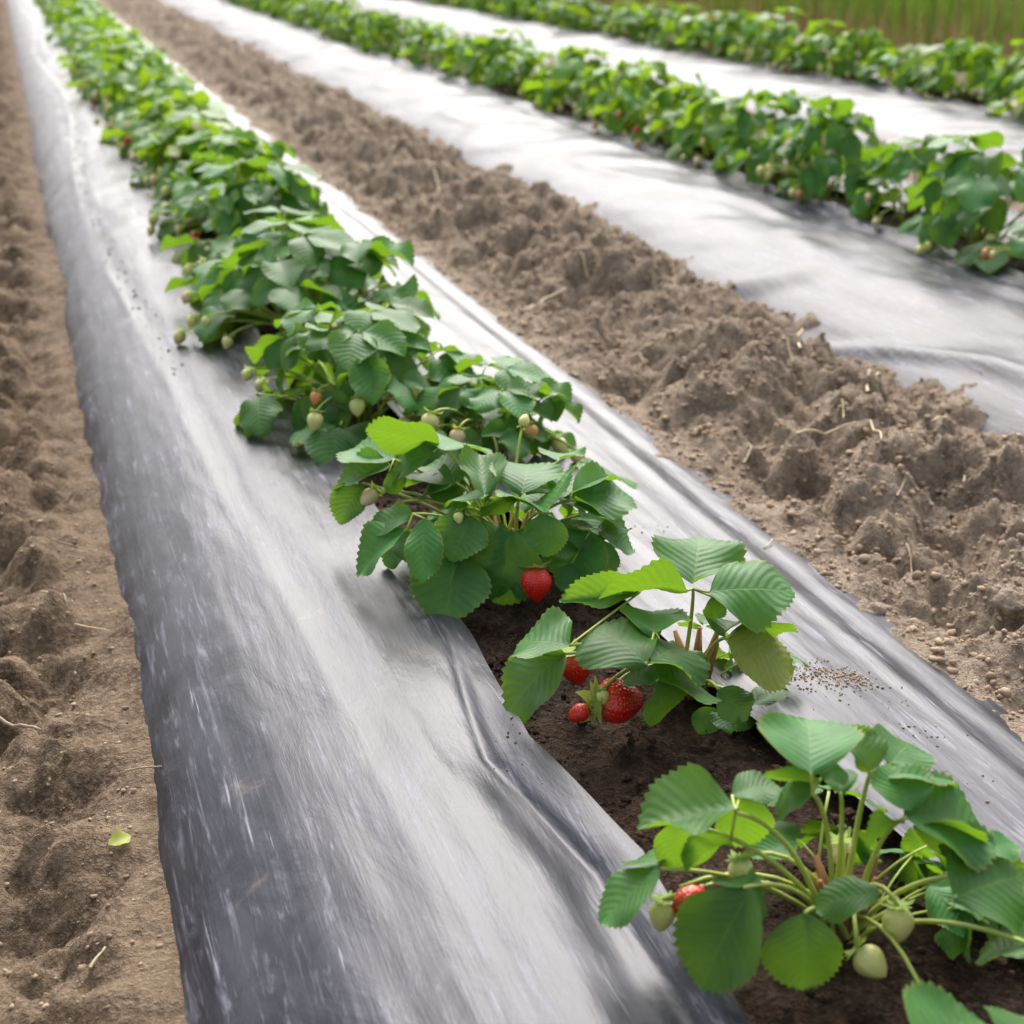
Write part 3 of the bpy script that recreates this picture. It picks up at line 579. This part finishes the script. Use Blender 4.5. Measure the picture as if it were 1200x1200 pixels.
# ---------------------------------------------------------------- loose things on the soil
def drop(px, py, z0=-0.06):
    p = on(px, py, z0)
    for _ in range(6): z = float(furrow_z(p.x, p.y)); p = on(px, py, 0.6 * z + 0.4 * p.z)
    return Vector((p.x, p.y, float(furrow_z(p.x, p.y))))
def straw(p1, p2, r, label, mat='straw', lift=0.014, name='straw_stalk', cat='straw'):
    a = drop(*p1); b = drop(*p2); L = (b - a).length; s = Vector((b.x - a.x, b.y - a.y, 0)).normalized(); side = Vector((-s.y, s.x, 0)); pts = []; n = 6
    zs = [max(float(furrow_z(p.x, p.y)) for p in [a.lerp(b, i / n)]) for i in range(n + 1)]
    z0 = a.z + lift; z1 = b.z + lift
    for i in range(n + 1): t = i / n; p = a.lerp(b, t); p.z = 0.75 * max(z0 * (1 - t) + z1 * t, zs[i] + r) + 0.25 * (zs[i] + r * 1.2); p += side * 0.04 * L * math.sin(3 * t); pts.append(p)
    V, Fc = tube_vf([p - a for p in pts], [r * (1 - .35 * i / n) for i in range(n + 1)], 6); o = new_obj(name, mesh(name, V, Fc), M[mat]); o.location = a
    return tag(o, label, cat, 'straw pieces lying on the soil')
straw((618, 370), (664, 346), .0028, 'pale straw stalk on the furrow soil, upper left of the pair near the plant row')
straw((672, 338), (690, 318), .0028, 'short pale straw standing up in the furrow beside a longer stalk')
straw((930, 548), (1002, 514), .0026, 'long pale straw stalk lying across the furrow soil, longest at right')
straw((1016, 474), (1030, 446), .0034, 'yellow straw piece sticking up near the far furrow edge', 'straw', .02)
straw((937, 422), (941, 398), .0030, 'pale upright straw stub at the furrow crest beside the middle bed', 'straw', .03)
straw((1082, 508), (1100, 496), .0024, 'short pale straw on the furrow, right of the yellow piece')
straw((1018, 514), (1030, 536), .0022, 'short straw crossing below the end of the longest stalk')
straw((870, 556), (906, 528), .0022, 'greyish straw in a hollow left of the longest stalk', 'straw2')
straw((500, 205), (512, 235), .0030, 'curved pale straw on the upper furrow behind the plant row', 'straw2')
straw((905, 420), (930, 432), .0022, 'thin straw lying along the furrow crest', 'straw2')
straw((1050, 590), (1090, 578), .0022, 'thin grey straw low on the right of the furrow', 'straw2')
straw((0, 868), (48, 860), .0022, 'grey twig on the path soil at the left photo edge', 'straw2', .006, 'twig', 'twig')
straw((106, 1138), (124, 1112), .0016, 'small reddish straw on the bare path near the bottom left', 'straw', .004)
straw((148, 912), (192, 907), .0012, 'thin brown twig reaching from the path onto the black film', 'straw2', .012, 'twig', 'twig')
straw((88, 735), (128, 742), .0013, 'thin pale root on the path soil beside the film edge', 'straw', .005, 'twig', 'twig')
straw((48, 690), (80, 716), .0013, 'curved pale root on the path soil, left of the film edge', 'straw', .005, 'twig', 'twig')
straw((60, 635), (112, 650), .0012, 'long thin root across the path soil at middle left', 'straw2', .005, 'twig', 'twig')

rs = random.Random(12); WORD = ['above the longest stalk', 'left of the rounded clod', 'near the right photo edge', 'in the middle of the furrow', 'high on the far part of the furrow', 'beside the near film edge', 'below the crest', 'between two dark hollows', 'halfway up the slope']
for k, (px, py) in enumerate(((985, 490), (1060, 655), (1165, 590), (800, 470), (560, 265), (905, 640), (1075, 455), (760, 420), (1130, 560))):
    a = rs.uniform(0, 3.1); L = rs.uniform(9, 24); straw((px, py), (px + L * math.cos(a), py + L * .6 * math.sin(a)), rs.uniform(.0012, .0022), 'thin short straw ' + WORD[k], rs.choice(['straw', 'straw2']))
def stone(px, py, r, label, seed, flat=0.65):
    p = drop(px, py); rr = random.Random(seed); bmv = []; import bmesh
    bm = bmesh.new(); bmesh.ops.create_icosphere(bm, subdivisions=3, radius=1)
    off = Vector((seed * 1.7, seed * 0.3, 0))
    for v in bm.verts:
        n = v.co.copy(); k = 0.9 + 0.55 * float(perlin(n.x * 1.5 + off.x, n.y * 1.5 + n.z * 1.3 + off.y)) + 0.40 * float(perlin(n.x * 3.4 + off.y + n.z, n.z * 3.4 + n.y * 2 + off.x)) + 0.22 * float(perlin(n.x * 8 + n.y * 3, n.z * 8 + n.y * 5 + off.x)); v.co = Vector((n.x * k * r * 1.25, n.y * k * r, n.z * k * r * flat))
    for f in bm.faces: f.smooth = True
    me = bpy.data.meshes.new('clod'); bm.to_mesh(me); bm.free(); o = new_obj('soil_clod', me, M['stone']); o.location = (p.x, p.y, p.z - r * 0.05); o.rotation_euler = (0, 0, rr.uniform(0, 3)); return tag(o, label, 'clod', 'pale dry clods on the furrow')
stone(1018, 716, .020, 'pale dry clod at the foot of the furrow, next to the film edge', 1)
stone(1108, 642, .018, 'pale rounded clod on the furrow slope at right', 2)
stone(944, 566, .018, 'pale clod just below the longest straw stalk', 3)
stone(1105, 602, .019, 'flat pale clod above the rounded clod on the right slope', 4, .45)
stone(1162, 512, .020, 'whitish clod on the furrow crest at the right, against the middle film', 5, .5)
stone(1004, 424, .013, 'small white clod on the furrow crest beside the middle film', 6)
stone(1188, 705, .024, 'large pale clod at the right photo edge of the furrow', 7)
stone(518, 250, .020, 'pale clod on the upper furrow above the plant row', 8)
stone(870, 402, .018, 'pale clod near the upright straw stub on the crest', 9)
# a green leaf scrap on the path
p = drop(154, 984); o = new_obj('leaf_scrap', None); bpy.data.objects.remove(o)
v, f, u = leaflet_vf(12, 6, .4, .5, .1, .1, 77); me = mesh('leaf_scrap', v, f, True, u); o = new_obj('leaf_scrap', me, M['yellow_leaf']); o.location = (p.x, p.y, p.z + .004); o.scale = (.024, .024, .024); o.rotation_euler = (.2, -.2, 1.9)
tag(o, 'small torn green leaf lying on the path soil beside the film', 'leaf')

def crumbs(name, pts, mat, label=None):
    """many crumbs of soil as one mesh: points are (x, y, z, radius)"""
    base = [Vector(q) for q in ((0, 0, 1), (.89, 0, .45), (.28, .85, .45), (-.72, .53, .45), (-.72, -.53, .45), (.28, -.85, .45), (.72, .53, -.45), (-.28, .85, -.45), (-.89, 0, -.45), (-.28, -.85, -.45), (.72, -.53, -.45), (0, 0, -1))]
    fc = [(0,1,2),(0,2,3),(0,3,4),(0,4,5),(0,5,1),(1,6,2),(2,7,3),(3,8,4),(4,9,5),(5,10,1),(6,7,2),(7,8,3),(8,9,4),(9,10,5),(10,6,1),(11,7,6),(11,8,7),(11,9,8),(11,10,9),(11,6,10)]
    B = np.array([tuple(b) for b in base]); rg = np.random.RandomState(len(pts)); P = np.array(pts); n = len(P)
    A = rg.uniform(0, 2 * np.pi, n); S = rg.uniform(0.6, 1.3, (n, 3)) * P[:, 3:4]; S[:, 2] *= 0.75; K = rg.uniform(0.55, 1.35, (n, 12, 1))
    V = B[None] * K * S[:, None, :]; x = V[..., 0] * np.cos(A)[:, None] - V[..., 1] * np.sin(A)[:, None]; y_ = V[..., 0] * np.sin(A)[:, None] + V[..., 1] * np.cos(A)[:, None]
    V = np.stack([x, y_, V[..., 2]], -1) + P[:, None, :3]; Fc = (np.array(fc)[None] + 12 * np.arange(n)[:, None, None]).reshape(-1, 3)
    me = bpy.data.meshes.new(name); me.vertices.add(n * 12); me.vertices.foreach_set('co', V.ravel()); me.loops.add(Fc.size); me.loops.foreach_set('vertex_index', Fc.ravel().astype(np.int32)); me.polygons.add(len(Fc)); me.polygons.foreach_set('loop_start', (np.arange(len(Fc)) * 3).astype(np.int32)); me.update(calc_edges=True)
    me.polygons.foreach_set('use_smooth', [True] * len(Fc)); me.update()
    return tag(new_obj(name, me, mat), label, 'soil', kind='stuff')
rg = np.random.RandomState(3)
def scatter(n, x0, x1, y0, y1, r0, r1, pw=2.5, ypow=1.6):
    x = rg.uniform(x0, x1, n); y = y0 + (y1 - y0) * rg.rand(n) ** ypow; r = r0 + (r1 - r0) * rg.rand(n) ** pw; return np.stack([x, y, furrow_z(x, y) + 0.25 * r, r], -1)
crumbs('soil_crumbs', scatter(26000, .945, 1.60, .7, 6, .0012, .0075, 4), M['crumb'], 'loose brown crumbs of soil over the furrow between near and middle beds')
crumbs('soil_crumbs', scatter(8000, -.5, .045, .7, 5, .0008, .0045, 5), M['crumb'], 'fine loose crumbs of sandy soil along the left path')
# crumbs in the planting slit and spilt on the film
n = 5000; yy = .4 + 4 * rg.rand(n) ** 1.5; l, r_ = slit(0, yy); xx = l + .008 + (r_ - l - .016) * rg.rand(n); rad = .001 + .005 * rg.rand(n) ** 4
crumbs('soil_crumbs', np.stack([xx + BEDS[0], yy, np.full(n, -.012) + .008 * billow(xx * 14, yy * 14, 2), rad], -1), M['moist'], 'dark damp crumbs in the planting slit of the nearest bed')
pts = []
for (px, py, sx, sy, n_) in ((955, 790, 30, 9, 420), (1000, 785, 18, 7, 200), (930, 812, 20, 10, 30), (765, 622, 10, 8, 14), (600, 845, 12, 30, 45), (640, 880, 14, 22, 30), (1075, 850, 30, 12, 40), (1040, 800, 30, 20, 20), (1120, 905, 30, 15, 25)):
    for _ in range(n_):
        p = on(px + rg.normal() * sx, py + rg.normal() * sy, -.01); dx = p.x - BEDS[0]
        l, r_ = slit(0, np.array(p.y))
        if dx < r_ + .01 and dx > l - .005: continue
        rad = .0004 + .0014 * rg.rand() ** 2; pts.append((p.x, p.y, float(film_z(0, np.array(p.x), np.array(p.y))) + rad * .4, rad))
for _ in range(260):    # brown grit caught in the crease of the far left shoulder
    y_ = 2.6 + 4.5 * rg.rand(); cx = -.315 + .035 * math.sin(y_ * 1.1 - .2) + .03; x_ = BEDS[0] + cx + rg.normal() * .012; rad = .0008 + .003 * rg.rand() ** 2; pts.append((x_, y_, float(film_z(0, np.array(x_), np.array(y_))) + rad * .4, rad))
crumbs('soil_crumbs', pts, M['crumb'], 'spilt soil crumbs on the black film of the nearest bed')

# ---------------------------------------------------------------- tall grass beyond the farthest bed
def grass(name, n, x0, x1, h0, h1, w, mats, label, seed, dry):
    rg = np.random.RandomState(seed); V = []; Fc = []; mi = []
    for k in range(n):
        x = x0 + (x1 - x0) * rg.rand() ** 1.6; y = 6 + 24 * rg.rand(); h = rg.uniform(h0, h1); a = rg.rand() * 6.28; d = np.array([math.cos(a), math.sin(a), 0]); le = rg.uniform(.05, .4) * h; la = rg.rand() * 6.28; ln = np.array([math.cos(la), math.sin(la), 0]); o = len(V)
        for t, ww in ((0, .7), (.35, 1), (.7, .7), (1, .05)):
            c = np.array([x, y, -.12 + h * (t - .15 * t * t * le)]) + ln * le * t * t; V += [c - d * w * ww, c + d * w * ww]
        m = 1 if rg.rand() < dry else 0
        for i in range(3): b = o + 2 * i; Fc.append((b, b + 1, b + 3, b + 2)); mi.append(m)
    me = mesh(name, V, Fc, True, None, mi); [me.materials.append(q) for q in mats]; tag(new_obj(name, me), label, 'grass', kind='stuff')
grass('tall_grass', 6000, 6.0, 9.5, .7, 1.3, .009, (M['reed'], M['reed_dry']), 'tall green grass standing beyond the farthest bed', 1, .1)
grass('dry_grass', 6000, 5.8, 8.6, .10, .36, .006, (M['reed'], M['reed_dry']), 'short dry brown stalks at the foot of the tall grass', 2, .85)
